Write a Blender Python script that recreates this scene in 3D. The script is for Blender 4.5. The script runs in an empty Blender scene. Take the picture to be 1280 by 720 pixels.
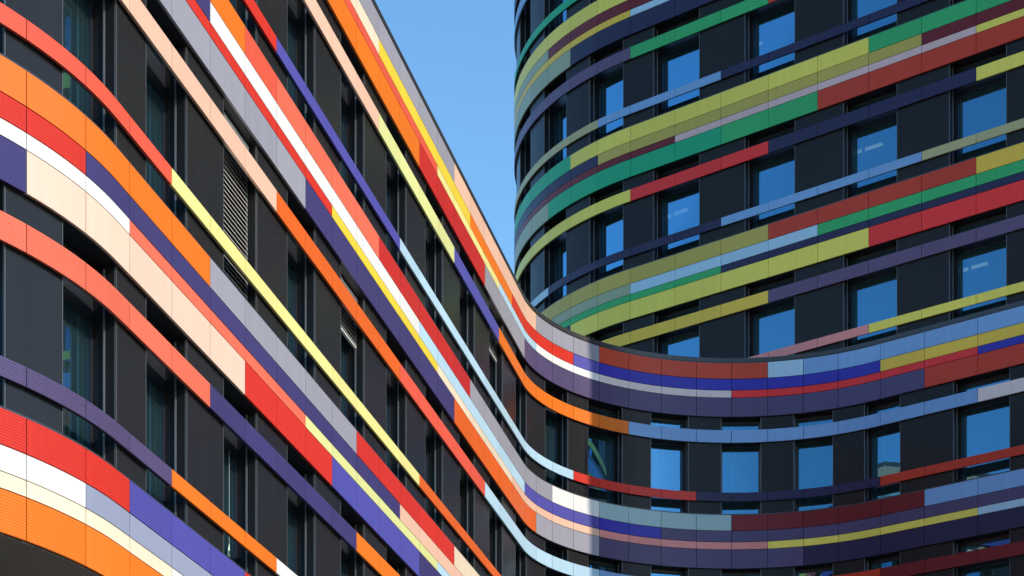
import bpy, math, random
from mathutils import Vector
random.seed(7)
H = 3.5                      # storey height (m)
EYE = 1.6                    # camera height (m)
scene = bpy.context.scene
COL = scene.collection

# ------------------------------------------------------------------ facade curves
class Curve:
    """Plan curve: start x,y, heading (from +Y towards +X), pieces (length, curvature)."""
    def __init__(s, x, y, h, segs):
        s.segs = []; c = 0
        for L, k in segs:
            s.segs.append((c, L, k, x, y, h))
            x, y, h = s.adv(x, y, h, L, k); c += L
        s.length = c
    @staticmethod
    def adv(x, y, h, L, k):
        if abs(k) < 1e-9:
            return x + L*math.sin(h), y + L*math.cos(h), h
        h2 = h + k*L
        return x + (math.cos(h)-math.cos(h2))/k, y + (math.sin(h2)-math.sin(h))/k, h2
    def at(s, t, d=0.0):
        for c, L, k, x, y, h in s.segs:
            if t <= c+L+1e-9: break
        x, y, h = s.adv(x, y, h, t-c, k)
        return x - d*math.cos(h), y + d*math.sin(h)
    def heading(s, t):
        for c, L, k, x, y, h in s.segs:
            if t <= c+L+1e-9: break
        return h + k*(t-c)
    def samples(s, a, b):
        out = [a]
        for c, L, k, x, y, h in s.segs:
            lo, hi = max(a, c), min(b, c+L)
            if hi - lo < 1e-6: continue
            n = 1 if abs(k) < 1e-9 else max(1, math.ceil(abs(k)*(hi-lo)/math.radians(2.2)))
            out += [lo + (hi-lo)*i/n for i in range(1, n+1)]
        return out

LOW = Curve(-10.853115, 18.259623, 1.604547,
            [(9.1, -0.1544402), (22.878572, 0), (10.163607, 0.2040816), (10.568156, 0), (5.6, -1/3.5), (4.2, 0)])
LOW_END = 52.70              # end of the straight part
TOW = Curve(9.401136, 67.221492, 4.873347,
            [(20.93, -0.1242236), (17.51295, 0), (5.6, -1/3.5), (4.2, 0)])
TOW_END = 38.43
def zed(u): return EYE + H*u          # storey units above the eye -> metres
ZT = 5.045                            # top of the lower building's uppermost band
BAND = 0.355
STRIPES = [0.0, 0.105, 0.180, 0.229, BAND]
RAIL_A = (0.441, 0.526)
RAIL_B = (0.852, 0.912)

# ------------------------------------------------------------------ materials
MATS = {}
def new_mat(name):
    m = bpy.data.materials.new(name); m.use_nodes = True
    nt = m.node_tree; b = nt.nodes['Principled BSDF']
    return m, nt, b
def noise_rough(nt, b, lo, hi, scale):
    g = nt.nodes.new('ShaderNodeNewGeometry')
    n = nt.nodes.new('ShaderNodeTexNoise'); n.inputs['Scale'].default_value = scale
    n.inputs['Detail'].default_value = 5
    nt.links.new(g.outputs['Position'], n.inputs['Vector'])
    r = nt.nodes.new('ShaderNodeMapRange')
    r.inputs['To Min'].default_value = lo; r.inputs['To Max'].default_value = hi
    nt.links.new(n.outputs['Fac'], r.inputs['Value'])
    nt.links.new(r.outputs['Result'], b.inputs['Roughness'])
    return g, n
def panel_mat(name, rgb, ribbed=False):
    key = (name, ribbed)
    if key in MATS: return MATS[key]
    m, nt, b = new_mat(name + ('_ribbed' if ribbed else '') + '_cladding')
    g, n = noise_rough(nt, b, 0.34, 0.48, 1.3)
    at = nt.nodes.new('ShaderNodeAttribute'); at.attribute_name = 'tone'
    # vertical rain streaks, very faint
    mp = nt.nodes.new('ShaderNodeMapping'); mp.inputs['Scale'].default_value = (9, 9, 0.35)
    n2 = nt.nodes.new('ShaderNodeTexNoise'); n2.inputs['Scale'].default_value = 1.0; n2.inputs['Detail'].default_value = 4
    nt.links.new(g.outputs['Position'], mp.inputs['Vector']); nt.links.new(mp.outputs['Vector'], n2.inputs['Vector'])
    mr = nt.nodes.new('ShaderNodeMapRange')
    mr.inputs['From Min'].default_value = 0.3; mr.inputs['From Max'].default_value = 0.7
    mr.inputs['To Min'].default_value = 0.955; mr.inputs['To Max'].default_value = 1.02
    nt.links.new(n2.outputs['Fac'], mr.inputs['Value'])
    mu = nt.nodes.new('ShaderNodeMath'); mu.operation = 'MULTIPLY'
    nt.links.new(mr.outputs['Result'], mu.inputs[0]); nt.links.new(at.outputs['Fac'], mu.inputs[1])
    mx = nt.nodes.new('ShaderNodeVectorMath'); mx.operation = 'SCALE'
    mx.inputs[0].default_value = rgb
    nt.links.new(mu.outputs[0], mx.inputs['Scale'])
    nt.links.new(mx.outputs['Vector'], b.inputs['Base Color'])
    b.inputs['Specular IOR Level'].default_value = 0.25
    if ribbed:
        sp = nt.nodes.new('ShaderNodeSeparateXYZ'); nt.links.new(g.outputs['Position'], sp.inputs[0])
        w = nt.nodes.new('ShaderNodeMath'); w.operation = 'MULTIPLY'; w.inputs[1].default_value = 2*math.pi/0.030
        nt.links.new(sp.outputs['Z'], w.inputs[0])
        s = nt.nodes.new('ShaderNodeMath'); s.operation = 'SINE'; nt.links.new(w.outputs[0], s.inputs[0])
        bp = nt.nodes.new('ShaderNodeBump'); bp.inputs['Strength'].default_value = 0.62; bp.inputs['Distance'].default_value = 0.004
        nt.links.new(s.outputs[0], bp.inputs['Height']); nt.links.new(bp.outputs['Normal'], b.inputs['Normal'])
    MATS[key] = m
    return m
def plain(name, rgb, rough=0.4, spec=0.5, metal=0.0, var=0.08):
    if name in MATS: return MATS[name]
    m, nt, b = new_mat(name)
    b.inputs['Metallic'].default_value = metal
    b.inputs['Specular IOR Level'].default_value = spec
    g, n = noise_rough(nt, b, max(0.02, rough-var), rough+var, 0.9)
    mp = nt.nodes.new('ShaderNodeMapping'); mp.inputs['Scale'].default_value = (7, 7, 0.5)
    n2 = nt.nodes.new('ShaderNodeTexNoise'); n2.inputs['Detail'].default_value = 5
    n2.inputs['Scale'].default_value = 1
    nt.links.new(g.outputs['Position'], mp.inputs['Vector']); nt.links.new(mp.outputs['Vector'], n2.inputs['Vector'])
    mr = nt.nodes.new('ShaderNodeMapRange')
    mr.inputs['From Min'].default_value = 0.3; mr.inputs['From Max'].default_value = 0.7
    mr.inputs['To Min'].default_value = 0.93; mr.inputs['To Max'].default_value = 1.05
    nt.links.new(n2.outputs['Fac'], mr.inputs['Value'])
    mx = nt.nodes.new('ShaderNodeVectorMath'); mx.operation = 'SCALE'; mx.inputs[0].default_value = rgb
    nt.links.new(mr.outputs['Result'], mx.inputs['Scale']); nt.links.new(mx.outputs['Vector'], b.inputs['Base Color'])
    MATS[name] = m
    return m
def glass_mat():
    m = bpy.data.materials.new('coated_window_glass'); m.use_nodes = True
    nt = m.node_tree; nt.nodes.clear()
    out = nt.nodes.new('ShaderNodeOutputMaterial')
    tr = nt.nodes.new('ShaderNodeBsdfTransparent'); tr.inputs['Color'].default_value = (0.56, 0.74, 0.72, 1)
    df = nt.nodes.new('ShaderNodeBsdfDiffuse'); df.inputs['Color'].default_value = (0.20, 0.36, 0.37, 1)
    m1 = nt.nodes.new('ShaderNodeMixShader'); m1.inputs[0].default_value = 0.10
    nt.links.new(tr.outputs[0], m1.inputs[1]); nt.links.new(df.outputs[0], m1.inputs[2])
    gl = nt.nodes.new('ShaderNodeBsdfGlossy'); gl.inputs['Color'].default_value = (0.19, 0.49, 0.76, 1); gl.inputs['Roughness'].default_value = 0.0
    g = nt.nodes.new('ShaderNodeNewGeometry')
    n = nt.nodes.new('ShaderNodeTexNoise'); n.inputs['Scale'].default_value = 0.8; n.inputs['Detail'].default_value = 1
    nt.links.new(g.outputs['Position'], n.inputs['Vector'])
    bp = nt.nodes.new('ShaderNodeBump'); bp.inputs['Strength'].default_value = 0.03; bp.inputs['Distance'].default_value = 0.02
    nt.links.new(n.outputs['Fac'], bp.inputs['Height']); nt.links.new(bp.outputs['Normal'], gl.inputs['Normal'])
    fr = nt.nodes.new('ShaderNodeFresnel'); fr.inputs['IOR'].default_value = 1.5
    mr = nt.nodes.new('ShaderNodeMapRange'); mr.inputs['From Min'].default_value = 0.04; mr.inputs['From Max'].default_value = 0.6
    mr.inputs['To Min'].default_value = 0.30; mr.inputs['To Max'].default_value = 0.6
    nt.links.new(fr.outputs[0], mr.inputs['Value'])
    m2 = nt.nodes.new('ShaderNodeMixShader')
    nt.links.new(mr.outputs[0], m2.inputs[0]); nt.links.new(m1.outputs[0], m2.inputs[1]); nt.links.new(gl.outputs[0], m2.inputs[2])
    nt.links.new(m2.outputs[0], out.inputs[0])
    return m
GLASS = glass_mat()
PIER = plain('anthracite_panel', (0.0185, 0.0183, 0.0186), 0.27, 0.13, var=0.05)
REVEAL = plain('black_backing', (0.012, 0.012, 0.014), 0.5, 0.35)
FRAME = plain('dark_window_frame', (0.02, 0.021, 0.024), 0.35)
ALU = plain('pale_aluminium', (0.50, 0.50, 0.49), 0.4)
TRIM = plain('pier_edge_trim', (0.10, 0.10, 0.10), 0.35)
GUIDE = plain('blind_guide_metal', (0.16, 0.16, 0.16), 0.45)
SLAT = plain('blind_slat', (0.58, 0.56, 0.50), 0.45)
COPING = plain('dark_coping_metal', (0.03, 0.03, 0.033), 0.35)
CEIL = plain('office_plaster', (0.55, 0.55, 0.52), 0.8, 0.2)
SOFFIT = plain('grey_soffit', (0.26, 0.235, 0.205), 0.75, 0.2)
CURT = plain('curtain_cloth', (0.62, 0.62, 0.58), 0.9, 0.1)
ROOFM = plain('roof_gravel', (0.22, 0.21, 0.20), 0.9, 0.2)
PAVE = plain('pavement_concrete', (0.185, 0.165, 0.135), 0.85, 0.2)

PAL = {   # plain-English colour -> linear base colour of the lacquer; a few double as shaded copies
 'white': (0.75, 0.73, 0.68), 'cream': (0.76, 0.62, 0.44), 'peach': (0.76, 0.46, 0.32), 'pale peach': (0.76, 0.54, 0.4),
 'orange': (0.76, 0.165, 0.01), 'dark orange': (0.70, 0.115, 0.012), 'red': (0.6, 0.03, 0.016), 'deep red': (0.50, 0.022, 0.018),
 'salmon red': (0.72, 0.095, 0.05), 'salmon': (0.74, 0.14, 0.075), 'purple': (0.048, 0.039, 0.135), 'violet blue': (0.08, 0.075, 0.33),
 'slate purple': (0.085, 0.062, 0.14), 'lavender': (0.3, 0.29, 0.33), 'steel blue': (0.27, 0.29, 0.38),
 'yellow': (0.76, 0.56, 0.045), 'ochre': (0.84, 0.53, 0.055), 'pale yellow': (0.76, 0.68, 0.24), 'pale lime': (0.68, 0.68, 0.27),
 'light blue': (0.42, 0.60, 0.70), 'sky blue': (0.20, 0.36, 0.60), 'royal blue': (0.035, 0.03, 0.36), 'brick red': (0.56, 0.055, 0.02), 'maroon': (0.17, 0.01, 0.014),
 'pale aqua': (0.34, 0.48, 0.47), 'pinkish grey': (0.74, 0.6, 0.55), 'navy': (0.022, 0.018, 0.062), 'pink': (0.74, 0.26, 0.23),
 'lime yellow': (0.84, 0.68, 0.1), 'olive': (0.53, 0.4, 0.075), 'green': (0.04, 0.4, 0.12), 'teal': (0.012, 0.38, 0.17),
 'grey green': (0.34, 0.38, 0.24), 'pale pink': (0.7, 0.46, 0.43), 'crimson': (0.86, 0.032, 0.026), 'mauve': (0.12, 0.075, 0.15),
 'bright yellow': (0.86, 0.68, 0.11), 'bright red': (0.84, 0.032, 0.03), 'beige': (0.45, 0.4, 0.19), 'rust': (0.55, 0.042, 0.014),
}

# ------------------------------------------------------------------ mesh building
class MB:
    def __init__(s): s.v = []; s.f = []; s.mi = []; s.tone = []; s.smooth = []
    def extrude(s, cv, prof, a, b, mi=0, tone=1.0, loop=True):
        """closed (depth, z) profile swept along the facade curve from a to b"""
        ts = cv.samples(a, b); n = len(prof)
        for i in range(n):
            (d0, z0), (d1, z1) = prof[i], prof[(i+1) % n]
            base = len(s.v)
            for t in ts:
                x, y = cv.at(t, d0); s.v.append((x, y, z0))
                x, y = cv.at(t, d1); s.v.append((x, y, z1))
            for k in range(len(ts)-1):
                q = base + 2*k
                s.f.append((q, q+1, q+3, q+2)); s.mi.append(mi); s.tone.append(tone); s.smooth.append(True)
        for t, rev in ((ts[0], True), (ts[-1], False)):
            base = len(s.v)
            for d, z in prof:
                x, y = cv.at(t, d); s.v.append((x, y, z))
            idx = list(range(base, base+n))
            s.f.append(tuple(idx if rev else idx[::-1])); s.mi.append(mi); s.tone.append(tone); s.smooth.append(False)
    def box(s, cv, a, b, z0, z1, d0, d1, mi=0, tone=1.0):
        s.extrude(cv, [(d0, z0), (d0, z1), (d1, z1), (d1, z0)], a, b, mi, tone)
    def rawbox(s, c, ax, ay, az, mi=0):
        """box from a centre and three half-axis vectors"""
        c = Vector(c); base = len(s.v)
        for i in (-1, 1):
            for j in (-1, 1):
                for k in (-1, 1):
                    s.v.append(tuple(c + i*Vector(ax) + j*Vector(ay) + k*Vector(az)))
        for q in ((0,1,3,2), (4,6,7,5), (0,4,5,1), (2,3,7,6), (0,2,6,4), (1,5,7,3)):
            s.f.append(tuple(base+x for x in q)); s.mi.append(mi); s.tone.append(1.0); s.smooth.append(False)
    def build(s, name, mats, parent=None, origin=(0, 0, 0)):
        me = bpy.data.meshes.new(name)
        ox, oy, oz = origin
        me.from_pydata([(x-ox, y-oy, z-oz) for x, y, z in s.v], [], s.f)
        for m in (mats if isinstance(mats, (list, tuple)) else [mats]): me.materials.append(m)
        for p, mi, sm in zip(me.polygons, s.mi, s.smooth): p.material_index = mi; p.use_smooth = sm
        at = me.attributes.new('tone', 'FLOAT', 'FACE')
        at.data.foreach_set('value', s.tone)
        me.update()
        o = bpy.data.objects.new(name, me); COL.objects.link(o)
        if parent: o.parent = parent
        return o
def thing(name, label, cat, loc, group=None):
    o = bpy.data.objects.new(name, None); COL.objects.link(o); o.location = loc
    o.empty_display_size = 0.5
    o['label'] = label; o['category'] = cat
    if group: o['group'] = group
    return o

GAP = 0.006
def run_strip(cv, joints, i0, i1, z0, z1, colour, parent, org, ribs=(0, 0), name='cladding_strip', depth=0.034):
    """one colour run: the row of cassettes between joint i0 and i1"""
    mb = MB()
    for i in range(i0, i1):
        a, b = joints[i] + GAP, joints[i+1] - GAP
        tone = random.uniform(0.93, 1.035)
        mb.box(cv, a, b, z0 + GAP, z1 - GAP, 0.0, depth, 1 if ribs[0] <= i < ribs[1] else 0, tone)
    o = mb.build(name, [panel_mat(colour, PAL[colour]), panel_mat(colour, PAL[colour], True)], parent, org)
    o['label'] = colour + ' cladding strip'
    return o
def runs(cv, joints, spec, z0, z1, parent, org, ribs_map=None, name='cladding_strip'):
    """spec: [(colour, end joint index or None), ...] in order along the curve"""
    i = 0
    for k, (c, e) in enumerate(spec):
        e = len(joints)-1 if e is None else e
        ribs = (0, ribs_map) if ribs_map else (0, 0)
        run_strip(cv, joints, i, e, z0, z1, c, parent, org, ribs, name)
        i = e
def band(cv, joints, u, specs, root, org, end, ribs=None):
    zt = zed(u)
    mb = MB()
    mb.box(cv, 0.02, end, zt - BAND*H + 0.004, zt - 0.004, 0.040, 0.56)
    b = mb.build('spandrel_band', REVEAL, root, org)
    for r in range(4):
        runs(cv, joints, specs[r], zt - STRIPES[r+1]*H, zt - STRIPES[r]*H, b, org, (ribs or [None]*4)[r])
    # thin dark flashing on top
    mf = MB(); mf.box(cv, 0.02, end, zt - 0.001, zt + 0.022, 0.012, 0.30)
    mf.build('flashing', COPING, b, org)
    return b
def rail(cv, joints, u, zr, spec, root, org, end, ribs=None):
    z1, z0 = zed(u - zr[0]), zed(u - zr[1])
    mb = MB(); mb.box(cv, 0.02, end, z0 + 0.012, z1 - 0.012, 0.038, 0.056)
    r = mb.build('sunshade_rail', REVEAL, root, org)
    runs(cv, joints, spec, z0, z1, r, org, ribs)
    return r
def pier(cv, a, b, z0, z1, root, org):
    mb = MB(); mb.box(cv, a, b, z0 + 0.03, z1 + 0.004, 0.062, 0.47)
    for q in (a, b - .011):        # pale edge trim down both corners
        mb.box(cv, q - .001 if q == a else q, q + .011 if q == a else q + .012, z0 + .03, z1 + .002, .058, .085, 1)
    o = mb.build('wall_pier', [PIER, TRIM], root, org)
    return o
def window(cv, a, b, z0, z1, root, org, far_at_end=True, blind=0.0):
    z0 += 0.024; z1 -= 0.0
    fw = 0.06
    mb = MB()
    mb.box(cv, a + .002, a+fw, z0, z1, .33, .40); mb.box(cv, b-fw, b - .002, z0, z1, .33, .40)
    mb.box(cv, a+fw, b-fw, z0, z0+fw, .33, .40); mb.box(cv, a+fw, b-fw, z1-fw, z1, .33, .40)
    mb.box(cv, a+fw, b-fw, z1 + (BAND - .525)*H, z1 + (BAND - .43)*H, .326, .40)
    w = mb.build('window', FRAME, root, org)
    p = MB(); p.box(cv, a+fw, b-fw, z0+fw, z1-fw, .358, .370); p.build('pane', GLASS, w, org)
    # pale inner casement with a narrow vent leaf towards the far jamb
    c = MB(); iw = 0.045
    ia, ib = a+fw+.004, b-fw-.004
    c.box(cv, ia, ia+iw, z0+fw, z1-fw, .41, .48); c.box(cv, ib-iw, ib, z0+fw, z1-fw, .41, .48)
    if not far_at_end:
        m = ia + .22
        c.box(cv, m-.02, m+.02, z0+fw, z1-fw, .41, .48)
    c.box(cv, ia+iw, ib-iw, z0+fw, z0+fw+iw, .41, .48)
    c.build('casement', ALU, w, org)
    g = MB()
    for q in (a + .002, b - .016):
        g = MB(); g.box(cv, q, q + .014, z0+.10, z1-.02, .19, .21); g.build('blind_guide', GUIDE, w, org)
    if far_at_end:
        q = MB(); n = 7; x0 = ib - .42
        for i in range(n):      # drawn curtain folds beside the far jamb
            dd = .56 + (.05 if i % 2 else 0)
            q.box(cv, x0 + i*.058, x0 + i*.058 + .045, z0 + .05, z1 - .04, dd, dd + .02)
        q.build('curtain', CURT, w, org)
    if blind > 0:
        s = MB(); zz = z1 - .12
        s.box(cv, a+.03, b-.03, z1-.11, z1-.02, .16, .25)
        while zz > z1 - .12 - blind:
            s.extrude(cv, [(.175, zz-.032), (.175, zz-.024), (.215, zz+.022), (.215, zz+.014)], a+.03, b-.03)
            zz -= .064
        s.box(cv, a+.03, b-.03, zz-.02, zz+.01, .18, .22)
        s.build('blind', SLAT, w, org)
    return w
def interior(cv, u_hi, u_lo, s0, s1, root, org, depth=5.0):
    """ceiling slab and core wall of one storey"""
    mb = MB()
    mb.box(cv, s0, s1, zed(u_hi - BAND) + 0.0, zed(u_hi - .27), .565, depth)
    mb.build('floor_slab', CEIL, root, org)
    mb = MB()
    mb.box(cv, s0, s1, zed(u_lo - .27) + .002, zed(u_hi - BAND) - .002, depth - .2, depth)
    mb.build('core_wall', CEIL, root, org)

# ------------------------------------------------------------------ LOWER WING
LJX = [-3, -2, -1, 32,107,162,215,263,306,346,382,415,447,474,500,525,548,568,588,607,624,640,655,670,690,716,748,786,826,870,914,959,1004,1047,1099,1155,1222,1291,1293,1294,1295,1296,1297]
LJS = [3.6, 4.85, 6.07, 7.29, 8.34, 9.47] + [10.79 + 1.333*k for k in range(17)] + \
      [32.95, 33.74, 34.55, 35.38, 36.21, 37.05, 37.90, 38.72, 39.55, 40.37, 41.19, 42.24, 43.36, 44.67, 46.00, 47.34, 48.68, 50.02, 51.36, 52.70]
LJS = [0.2, 1.2, 2.4] + LJS
LJX = [-6, -5, -4] + LJX
assert len(LJX) == len(LJS), (len(LJX), len(LJS))
def L(x): return LJX.index(x)
def S(*a):          # 'colour', end, 'colour', end, 'colour'
    out = []
    for i in range(0, len(a), 2):
        out.append((a[i], L(a[i+1]) if i+1 < len(a) else None))
    return out

lx, ly = LOW.at(30.0, 3.0)
LORG = (lx, ly, 0.0)
low = thing('office_wing', 'lower office building with sunlit striped front at left sweeping into a curve', 'building', LORG)

LOW_BANDS = {
 0: [S('lavender',568,'peach',670,'lavender',748,'brick red',959,'light blue',1004,'sky blue'),
     S('cream',474,'yellow',588,'orange',640,'red',716,'violet blue',748,'royal blue',1099,'ochre'),  # one blue run; royal blue paints its shaded part past the shadow edge
     S('salmon red',548,'pale yellow',624,'light blue',670,'white',748,'pinkish grey',914,'bright red',1222,'royal blue'),  # pinkish grey after white is the same strip, shade put into its colour
     S('orange',525,'deep red',607,'lavender',655,'slate purple',1155,'rust')],
 1: [S('orange',306,'salmon red',346,'salmon',474,'deep red',588,'lavender',690,'white',748,'pale aqua',914,'maroon',1155,'sky blue'),
     S('purple',263,'white',525,'light blue',655,'violet blue',748,'royal blue',826,'slate purple'),  # blue run split at the shadow edge, royal blue as its shaded copy
     S('red',415,'yellow',548,'cream',640,'peach',748,'pink',959,'bright yellow',1222,'light blue'),  # pink continues the peach strip with the shadow painted into the colour
     S('lavender',382,'purple',568,'dark orange',670,'lavender',748,'slate purple',1004,'navy')],
 2: [S('orange',263,'lavender',447,'red',568,'cream',670,'lavender',870,'brick red'),
     S('red',107,'purple',500,'peach',624,'violet blue',786,'navy'),
     S('white',162,'salmon',382,'pale lime',548,'light blue',716,'yellow'),
     S('purple',32,'pale peach',306,'red',415,'violet blue',525,'purple')],
 3: [S('red',162,'violet blue',306,'red',447,'cream'),
     S('white',107,'steel blue',346,'salmon',548,'purple'),
     S('cream',215,'white',415,'light blue',640,'yellow'),
     S('orange',346,'purple',640,'brick red')],
}
LOW_RIBS = {2: [None, L(107), None, L(32)], 3: [L(107), L(162), None, L(162)], 0: None, 1: None}
LOW_RIBS[3] = [L(306), None, None, L(107)]
LOW_RAIL_A = {0: S('peach',474,'pale lime',568,'violet blue',624,'orange',786,'sky blue',1222,'pinkish grey'),
              1: S('peach',346,'dark orange',500,'salmon red',607,'light blue',748,'sky blue',1004,'rust',1099,'maroon'),  # sky blue after light blue: same rail, darkened by colour where it is shaded
              2: S('salmon',263,'purple',447,'orange',607,'white')}
LOW_RAIL_B = {0: S('red',346,'violet blue',500,'light blue',716,'red',870,'navy',1099,'rust'),
              1: S('salmon red',215,'pale yellow',525,'dark orange',655,'light blue',870,'navy'),
              2: S('slate purple',215,'orange',346,'white',525,'salmon')}
RIB_A = {0: None, 1: None, 2: L(162)}
RIB_B = {0: None, 1: L(162), 2: L(162)}

LOW_OPEN = [(1.4, 2.6), (3.7, 4.85), (5.83, 7.03), (7.98, 9.23)] + \
           [(10.79 + 2.666*k - .667, 10.79 + 2.666*k + .667) for k in range(8)] + \
           [(31.45, 32.50), (33.53, 34.42), (35.09, 36.07), (36.82, 37.72), (38.49, 39.39), (40.14, 41.04), (41.81, 42.71),
            (44.05, 45.40), (46.73, 48.08), (49.42, 50.77)]
BLINDS = {(1, 5): 1.9, (1, 7): 0.62, (0, 11): 0.62}
LEND = LOW_END
for k in range(4):
    band(LOW, LJS, ZT - k, LOW_BANDS[k], low, LORG, LEND, LOW_RIBS[k])
for k in range(3):
    u = ZT - k
    rail(LOW, LJS, u, RAIL_A, LOW_RAIL_A[k], low, LORG, LEND, RIB_A[k])
    rail(LOW, LJS, u, RAIL_B, LOW_RAIL_B[k], low, LORG, LEND, RIB_B[k])
    z1, z0 = zed(u - BAND), zed(u - 1)
    prev = 0.05
    for j, (a, b) in enumerate(LOW_OPEN):
        pier(LOW, prev, a, z0, z1, low, LORG)
        window(LOW, a, b, z0, z1, low, LORG, a < 34, BLINDS.get((k, j), 0))
        prev = b
    pier(LOW, prev, LEND, z0, z1, low, LORG)
    interior(LOW, u, u - 1, 0.05, LEND, low, LORG)
# roof, coping, underside, recessed ground floor
mb = MB(); mb.box(LOW, 0.05, 43.3, zed(ZT) - .10, zed(ZT) - .03, .57, 5.0); mb.build('roof', ROOFM, low, LORG)
mb = MB(); mb.box(LOW, 0.02, 43.3, zed(ZT) + .024, zed(ZT) + .115, .004, .52); mb.box(LOW, 43.3, LEND, zed(ZT) + .024, zed(ZT) + .115, .006, .058); mb.build('roof_coping', COPING, low, LORG)
zs = zed(ZT - 3 - BAND)
mb = MB(); mb.box(LOW, 0.02, LEND, zs - .006, zs + .001, .046, 5.0); mb.build('soffit', SOFFIT, low, LORG)
mb = MB(); mb.box(LOW, 0.02, LEND, 0.0, zs - .01, 2.6, 3.0); mb.build('ground_floor_wall', PIER, low, LORG)
for i in range(9):
    t = 4 + i*5.6
    mb = MB(); mb.box(LOW, t - .2, t + .2, 0.0, zs - .008, .9, 1.3); mb.build('column', SOFFIT, low, LORG)
# rounded end of the wing, out of the frame: plain wall carrying the same bands
def wing_end(cv, s0, z0, z1, root, org, bands):
    mb = MB(); mb.box(cv, s0, cv.length - .05, z0, z1, .062, 3.0); mb.build('end_wall', PIER, root, org)
    js = [s0 + .82*i for i in range(7)] + [cv.length - .05]
    for u, cs in bands:
        for r in range(4):
            run_strip(cv, js, 0, len(js)-1, zed(u - STRIPES[r+1]), zed(u - STRIPES[r]), cs[r], root, org, depth=.058)
wing_end(LOW, LEND + .004, 0.0, zed(ZT), low, LORG,
         [(ZT - k, [LOW_BANDS[k][r][-1][0] for r in range(4)]) for k in range(4)])

# ------------------------------------------------------------------ TOWER
TJX = [-9,-8,-7,-6,-5,-4,-3,-2,649,664,685,712,747,787,844,901,959,1022,1086,1153,1220,1290,1291,1292,1293,1294,1295]
TJS = [0.2, 2.4, 4.6, 6.8, 9.0, 11.1, 13.2, 14.3, 15.42, 16.65, 17.72, 18.79, 19.86, 20.93, 22.28, 23.63, 24.97, 26.32, 27.67, 29.02, 30.36, 31.71, 33.06, 34.4, 35.75, 37.1, 38.43]
assert len(TJX) == len(TJS)
def L(x): return TJX.index(x)
tx, ty = TOW.at(24.0, 3.0)
TORG = (tx, ty, zed(ZT))
tower = thing('office_tower', 'taller shaded office tower with green and yellow bands and rounded left edge', 'building', TORG)
TOW_BANDS = {
 1: [S('olive',959,'rust',1220,'ochre'), S('grey green',787,'light blue',1022,'green',1290,'navy'),
     S('green',901,'navy'), S('navy',712,'lime yellow',1086,'crimson')],
 2: [S('teal',712,'lime yellow',1086,'green',1290,'lime yellow'), S('navy',747,'olive',1153,'maroon'),
     S('maroon',844,'pale pink',1220,'lime yellow'), S('grey green',685,'teal',901,'green',1022,'rust')],
 3: [S('lime yellow',901,'green'), S('grey green',685,'maroon',844,'olive'),
     S('ochre',787,'light blue',959,'pink'), S('grey green',712,'navy',1022,'maroon')],
 4: [S('teal',844,'navy'), S('lime yellow',787,'rust'), S('light blue',959,'olive'), S('navy',685,'green',1022,'crimson')],
}
TOW_RAIL_A = {1: S('ochre',959,'mauve'), 2: S('lime yellow',787,'crimson',959,'navy',1220,'lime yellow'),
              3: S('mauve',787,'green',959,'rust'), 4: S('sky blue',787,'olive')}
TOW_RAIL_B = {1: S('navy',901,'pink',1086,'lime yellow'), 2: S('light blue',685,'navy',901,'sky blue',1153,'beige'),
              3: S('beige',747,'sky blue',901,'navy'), 4: S('teal',787,'navy')}
TOW_OPEN = [(5.0, 6.2), (7.2, 8.4), (9.4, 10.6), (11.6, 12.6), (13.2, 14.25), (15.18, 16.39), (17.36, 18.53), (19.49, 20.66),
            (21.60, 22.96), (24.28, 25.66), (26.98, 28.36), (29.68, 31.05), (32.38, 33.74), (35.07, 36.43)]
TEND = TOW_END
for k in range(1, 5):
    u = ZT + k
    band(TOW, TJS, u, TOW_BANDS[k], tower, TORG, TEND)
    rail(TOW, TJS, u, RAIL_A, TOW_RAIL_A[k], tower, TORG, TEND)
    rail(TOW, TJS, u, RAIL_B, TOW_RAIL_B[k], tower, TORG, TEND)
    z1, z0 = zed(u - BAND), zed(u - 1)
    prev = .05
    for j, (a, b) in enumerate(TOW_OPEN):
        pier(TOW, prev, a, z0, z1, tower, TORG)
        window(TOW, a, b, z0, z1, tower, TORG, False)
        prev = b
    pier(TOW, prev, TEND, z0, z1, tower, TORG)
    interior(TOW, u, u - 1, 0.05, TEND, tower, TORG)
# storeys above the picture: same bands on a continuous dark wall
top = ZT + 9
mb = MB(); mb.box(TOW, .05, TEND, zed(ZT + 4) + .03, zed(top), .062, 5.0); mb.build('upper_wall', PIER, tower, TORG)
UP = [['olive','navy','pink','green'], ['crimson','lime yellow','navy','teal'], ['navy','olive','light blue','rust'],
      ['lime yellow','maroon','green','navy'], ['green','pale pink','olive','sky blue']]
for k in range(5, 10):
    for r in range(4):
        z0, z1 = zed(ZT + k - STRIPES[r+1]), zed(ZT + k - STRIPES[r])
        run_strip(TOW, TJS, 0, len(TJS)-1, z0, z1, UP[k-5][r], tower, TORG, depth=.058)
mb = MB(); mb.box(TOW, .05, TEND, zed(top) + .002, zed(top) + .2, .1, 5.0); mb.build('roof', ROOFM, tower, TORG)
wing_end(TOW, TEND + .004, zed(ZT) + .003, zed(top), tower, TORG,
         [(ZT + k, [TOW_BANDS[k][r][-1][0] for r in range(4)]) for k in range(1, 5)] + [(ZT + k, UP[k-5]) for k in range(5, 10)])

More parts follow.
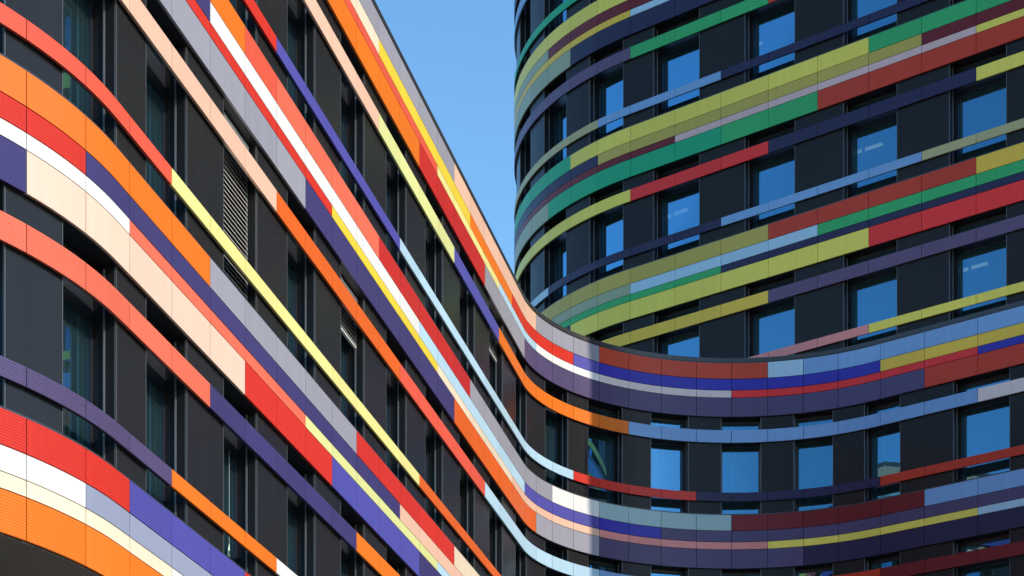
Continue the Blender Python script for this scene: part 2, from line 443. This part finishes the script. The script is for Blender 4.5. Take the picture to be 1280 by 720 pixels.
# ------------------------------------------------------------------ lamps seen through panes
def emis(name, rgb, s):
    m = bpy.data.materials.new(name); m.use_nodes = True
    nt = m.node_tree; b = nt.nodes['Principled BSDF']
    b.inputs['Emission Color'].default_value = (*rgb, 1); b.inputs['Emission Strength'].default_value = s
    return m
TUBE = emis('warm_lamp_tube', (1.0, 0.85, 0.68), 0.35)
def ceiling_lamp(cv, t, d, zc, length, label, twin=False, along=True):
    x, y = cv.at(t, d); h = cv.heading(t)
    tan = Vector((math.sin(h), math.cos(h), 0)); nor = Vector((-math.cos(h), math.sin(h), 0))
    ax = tan if along else nor; bx = nor if along else tan
    o = thing('ceiling_lamp', label, 'ceiling lamp', (x, y, zc), 'strip lamps on the office ceilings')
    mb = MB()
    offs = (-.16, .16) if twin else (0,)
    mb.rawbox((0, 0, -.03), ax*length/2, bx*(.28 if twin else .10), Vector((0, 0, .028)))
    mb.build('housing', ALU, o)
    for q in offs:
        mb = MB(); mb.rawbox(bx*q + Vector((0, 0, -.075)), ax*(length/2 - .04), bx*.05, Vector((0, 0, .015)))
        mb.build('lamp_tube', TUBE, o)
    return o
def lamp_at_storey(u): return zed(u - BAND) - .004
for t, k, d, lab in ((28.9, 1, 2.4, 'lit strip lamp in the tower window at the right edge, above the yellow rail'),
                     (26.2, 2, 2.3, 'faint strip lamp in the tower window where the rail turns from pale blue to beige'),
                     (20.4, 2, 2.3, 'faint strip lamp in the tower window between the red rail and the navy rail'),
                     (22.8, 3, 2.3, 'faint strip lamp in the tower window beneath the end of the upper green rail')):
    ceiling_lamp(TOW, t, d, lamp_at_storey(ZT + k), 1.0, lab)
ceiling_lamp(LOW, 44.2, 1.1, lamp_at_storey(ZT - 1), .9, 'twin lit strip lamp at the ceiling behind the low window in the bottom right corner', twin=True, along=False)
# small folded ornament hanging inside the pane of the lowest storey on the left
t0, d0 = 13.76, .316
x, y = LOW.at(t0, d0); h = LOW.heading(t0)
tn = Vector((math.sin(h), math.cos(h), 0)); nr = Vector((-math.cos(h), math.sin(h), 0))
orn = thing('paper_ornament', 'small pale green folded paper ornament hanging at the pane of a lower left window', 'ornament', (x, y, zed(ZT - 3) + .27))
mb = MB()
mb.v += [tuple(tn*a + nr*b + Vector((0, 0, c))) for a, b, c in ((-.055, .010, .02), (.0, -.012, .0), (.055, .010, .03), (.005, .0, .20))]
for fc in ((0, 1, 3), (1, 2, 3), (2, 0, 3), (0, 2, 1)): mb.f.append(fc); mb.mi.append(0); mb.tone.append(1); mb.smooth.append(False)
mb.build('folded_paper', plain('pale_green_paper', (0.66, 0.88, 0.66), .6), orn)
mb = MB(); mb.rawbox((0, 0, .795), Vector((.003, 0, 0)), Vector((0, .003, 0)), Vector((0, 0, .60))); mb.build('string', ALU, orn)

# ------------------------------------------------------------------ ground
mb = MB()
g = 4000
mb.v += [(-g, -g, 0), (g, -g, 0), (g, g, 0), (-g, g, 0)]; mb.f.append((0, 1, 2, 3)); mb.mi.append(0); mb.tone.append(1); mb.smooth.append(False)
go = mb.build('ground', PAVE); go['kind'] = 'structure'; go['label'] = 'pale concrete paving around the buildings'; go['category'] = 'ground'

# ------------------------------------------------------------------ light
AZ = math.radians(25.1)       # below the +X axis
EL = math.radians(29.0)
sd = Vector((math.cos(AZ)*math.cos(EL), -math.sin(AZ)*math.cos(EL), math.sin(EL)))
sun = bpy.data.lights.new('sun', 'SUN'); sun.energy = 2.05; sun.angle = math.radians(0.5); sun.color = (1.0, 0.90, 0.77)
so = bpy.data.objects.new('sun', sun); COL.objects.link(so)
so.rotation_euler = (-sd).to_track_quat('-Z', 'Y').to_euler()
so.location = (30, -10, 60)
w = bpy.data.worlds.new('World'); scene.world = w; w.use_nodes = True
nt = w.node_tree; bg = nt.nodes['Background']
sky = nt.nodes.new('ShaderNodeTexSky'); sky.sky_type = 'NISHITA'; sky.sun_disc = False
sky.sun_elevation = EL; sky.sun_rotation = math.atan2(sd.x, sd.y)
sky.air_density = 1.0; sky.dust_density = 0.3; sky.ozone_density = 3.0
hs = nt.nodes.new('ShaderNodeHueSaturation'); hs.inputs['Hue'].default_value = 0.494; hs.inputs['Saturation'].default_value = 1.14
nt.links.new(sky.outputs[0], hs.inputs['Color']); nt.links.new(hs.outputs[0], bg.inputs[0]); bg.inputs[1].default_value = 0.145

# ------------------------------------------------------------------ camera
cam = bpy.data.cameras.new('camera'); co = bpy.data.objects.new('camera', cam); COL.objects.link(co)
co.location = (0, 0, EYE); co.rotation_euler = (math.radians(90), 0, 0)
cam.sensor_width = 36; cam.lens = 36*2700/1280; cam.shift_y = (1411 - 360)/1280
cam.clip_end = 8000; cam.clip_start = .1
scene.camera = co
vs = scene.view_settings; vs.view_transform = 'Standard'; vs.look = 'None'; vs.gamma = 1; vs.use_curve_mapping = False
vs.exposure = 0.95
